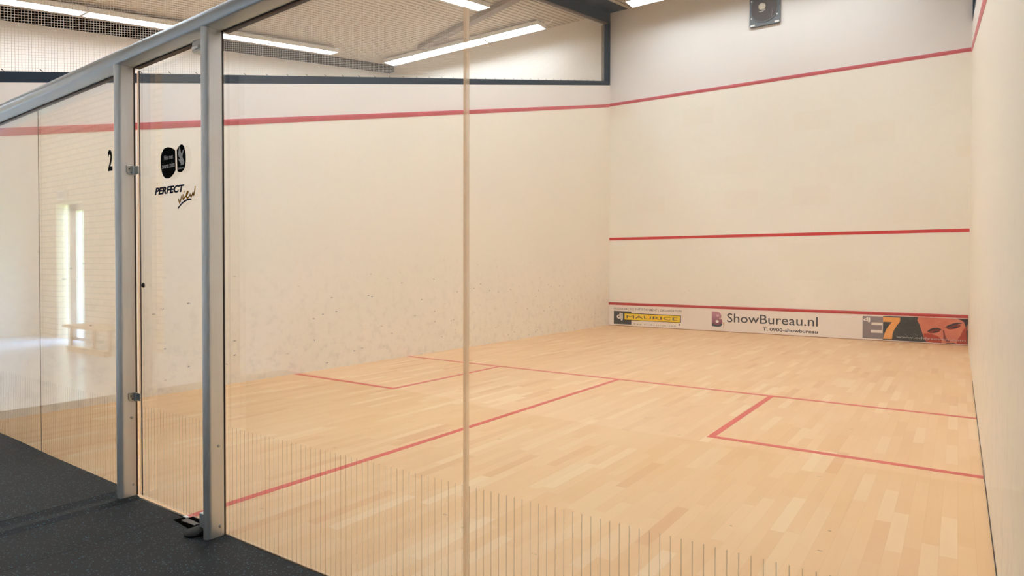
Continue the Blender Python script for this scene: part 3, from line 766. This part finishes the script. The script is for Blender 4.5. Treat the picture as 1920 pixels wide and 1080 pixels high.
# middle advert: plum letter B mark, name and telephone line
a2 = lettering('advert', 'B', M['plum'], t, (2.252, ty, .098), ux, uz, .206, .282, bold=.09, depth=.0012, label='plum letter mark with dark lettering')
decal('mark', [[(2.254,.150),(2.285,.150),(2.305,.135),(2.330,.122),(2.365,.120),(2.400,.130),(2.425,.155),(2.458,.150),(2.452,.125),(2.430,.104),(2.395,.094),(2.34,.092),(2.29,.096),(2.264,.112)]], M['green_dark'], a2, ty-.0012, .0005)
decal('mark', [ell(2.366, .302, .030, .023, 18)], M['plum_light'], a2, ty-.0012, .0006)
decal('mark', [ell(2.358, .190, .032, .026, 18)], M['white_print'], a2, ty-.0012, .0006)
decal('mark', [[(2.452,.178),(2.503,.176),(2.497,.13),(2.485,.072),(2.476,.07),(2.482,.12),(2.470,.160),(2.452,.170)]], M['bench_wood'], a2, ty, .001)
LT('ShowBureau.nl', M['ink'], a2, 2.549, .187, 4.172, .355, 0., bold=.004)
LT('T. 0900-showbureau', M['ink'], a2, 3.218, .062, 4.174, .124, 0., bold=.022)
# right advert: grey E, orange 7, portrait strip
a3 = decal('advert', [[(5.20,.022),(6.394,.022),(6.394,.421),(5.30,.421),(5.20,.413)]], M['scratched'], t, ty, .0012, 'dark print with a grey letter, orange figure and a cropped face')
decal('print_block', [[(4.892,.035),(5.21,.035),(5.21,.132),(5.019,.132),(5.019,.180),(5.189,.180),(5.189,.262),(5.026,.262),(5.026,.305),(5.21,.305),(5.21,.405),(4.892,.405)]], M['grey_print'], a3, ty-.0000, .0030)
decal('print_figure', [[(5.202,.400),(5.455,.400),(5.452,.335),(5.405,.265),(5.365,.190),(5.345,.120),(5.338,.044),(5.207,.040),(5.222,.120),(5.256,.205),(5.300,.275),(5.335,.322),(5.203,.322)]], M['orange'], a3, ty-.0030, .0008)
LT('dj', M['white_print'], a3, 4.902, .300, 5.008, .386, .0030, bold=.04)
pf = decal('portrait', [[(5.715,.421),(6.29,.421),(6.345,.370),(6.365,.28),(6.375,.18),(6.385,.024),(5.84,.024),(5.80,.08),(5.765,.20),(5.73,.31),(5.70,.37)]], M['face'], a3, ty-.0012, .0006)
pf['label'] = 'cropped face in warm red tones'
def rell(cx, cz, rx, rz, a, n=20):
    a = math.radians(a); return [(cx+rx*math.cos(t)*math.cos(a)-rz*math.sin(t)*math.sin(a), cz+rx*math.cos(t)*math.sin(a)+rz*math.sin(t)*math.cos(a)) for t in [2*math.pi*k/n for k in range(n)]]
ruddy = flat('ruddy flesh print', lin(176,70,46), .5, 0, .4, .25, 20); deep = flat('deep flesh print', lin(132,52,36), .5, 0, .4, .2, 20); dark = flat('dark brown print', lin(54,32,26), .5)
decal('cheek', [[(5.84,.024),(5.80,.09),(5.79,.16),(5.85,.17),(5.93,.150),(6.00,.125),(6.04,.08),(6.05,.024)]], ruddy, pf, ty-.0018, .0003)
decal('cheek', [[(6.37,.30),(6.33,.24),(6.30,.16),(6.26,.09),(6.25,.024),(6.385,.024)]], ruddy, pf, ty-.0018, .0003)
for P in (rell(5.945, .208, .088, .030, 14), rell(6.205, .288, .098, .034, 16)): decal('eye_socket', [P], deep, pf, ty-.0021, .0003)
for P in (rell(5.962, .196, .042, .011, 10), rell(6.222, .276, .044, .012, 14)): decal('eye', [P], dark, pf, ty-.0024, .0003)
for P in ([(5.835,.180),(5.868,.226),(5.92,.254),(5.98,.262),(6.035,.248),(6.043,.232),(5.985,.240),(5.93,.230),(5.88,.204)], [(6.082,.268),(6.125,.308),(6.19,.340),(6.25,.356),(6.31,.358),(6.315,.346),(6.25,.330),(6.19,.308),(6.135,.280)]): decal('brow', [P], dark, pf, ty-.0024, .0004)
decal('nose', [[(6.058,.235),(6.080,.225),(6.092,.15),(6.115,.095),(6.160,.066),(6.150,.050),(6.105,.056),(6.066,.085),(6.068,.15)]], deep, pf, ty-.0021, .0003)
decal('mouth', [[(6.09,.024),(6.13,.036),(6.17,.033),(6.21,.037),(6.25,.024)]], dark, pf, ty-.0021, .0003)
decal('hair', [[(6.24,.421),(6.394,.421),(6.394,.34),(6.372,.31),(6.352,.36),(6.31,.395)]], dark, pf, ty-.0018, .0006)
decal('ear', [[(6.375,.34),(6.392,.34),(6.392,.24),(6.378,.25)]], M['skin'], pf, ty-.0012, .0008)
LT('www.eddyseven.com', M['pale_grey'], a3, 5.398, .056, 6.366, .104, .0024, bold=.004)

# ================================================================== CORRIDOR FURNITURE (seen mirrored in the glass)
t = thing('bench', (-2.6, -2.15, 0), 'pale wooden bench against the brick wall, mirrored in the left glass', 'bench')
b = MB()
for k in range(3): b.box((-4.1, -2.30+k*.125, .36), (-2.75, -2.19+k*.125, .395))
b.build('seat', M['bench_wood'], t, bevel=.004)
for x in (-4.0, -2.85):
    for yy in (-2.26, -2.0):
        b = MB(); b.box((x-.02, yy-.02, .05), (x+.02, yy+.02, .36)); b.build('leg', M['bench_wood'], t)
b = MB(); b.box((-3.95, -1.98, .05), (-2.8, -1.93, .12)); b.build('foot_rail', M['bench_wood'], t)
t = thing('exit_sign', (-5.7, YB, 2.24), 'small white sign box above the outside door, mirrored in the glass', 'sign')
b = MB(); b.box((-5.82, YB, 2.22), (-5.56, YB+.05, 2.36)); b.build('case', M['white_metal'], t, bevel=.004)
b = MB(); b.box((-5.80, YB+.05, 2.24), (-5.58, YB+.052, 2.34)); b.build('face', M['pale_grey'], t)

# ================================================================== WORLD AND CAMERA
w = bpy.data.worlds.new('World'); S.world = w; w.use_nodes = True; nt = w.node_tree; nt.nodes.clear()
sky = nt.nodes.new('ShaderNodeTexSky'); sky.sky_type = 'NISHITA'; sky.sun_elevation = math.radians(42); sky.sun_rotation = math.radians(20); sky.sun_disc = False
bg = nt.nodes.new('ShaderNodeBackground'); bg.inputs[1].default_value = 9.; wo = nt.nodes.new('ShaderNodeOutputWorld')
nt.links.new(sky.outputs[0], bg.inputs[0]); nt.links.new(bg.outputs[0], wo.inputs[0])

cam = bpy.data.cameras.new('camera'); co = bpy.data.objects.new('camera', cam); COL.objects.link(co)
yaw, pit, rol = -.544, -.016, .004
f = Vector((math.sin(yaw)*math.cos(pit), math.cos(yaw)*math.cos(pit), math.sin(pit))); r0 = Vector((math.cos(yaw), -math.sin(yaw), 0)); u0 = r0.cross(f)
rr = r0*math.cos(rol)+u0*math.sin(rol); uu = -r0*math.sin(rol)+u0*math.cos(rol)
mw = Matrix.Identity(4)
for i in range(3): mw[i][0] = rr[i]; mw[i][1] = uu[i]; mw[i][2] = -f[i]
mw.translation = Vector((6.259, -1.472, 1.171)); co.matrix_world = mw
cam.sensor_width = 36; cam.sensor_fit = 'HORIZONTAL'; cam.lens = 1149.09/1920*36; cam.shift_x = -141.75/1920; cam.shift_y = -16.82/1920; cam.clip_start = .02; cam.clip_end = 200
S.camera = co

S.view_settings.view_transform = 'Standard'; S.view_settings.look = 'None'; S.view_settings.gamma = 1; S.view_settings.use_curve_mapping = False
S.view_settings.exposure = 0.33
c = S.cycles
c.use_denoising = True; c.denoising_prefilter = 'ACCURATE'; c.denoising_input_passes = 'RGB_ALBEDO_NORMAL'; c.max_bounces = 14; c.diffuse_bounces = 8; c.glossy_bounces = 5; c.transparent_max_bounces = 24; c.transmission_bounces = 6
c.caustics_reflective = False; c.caustics_refractive = False; c.sample_clamp_indirect = 6
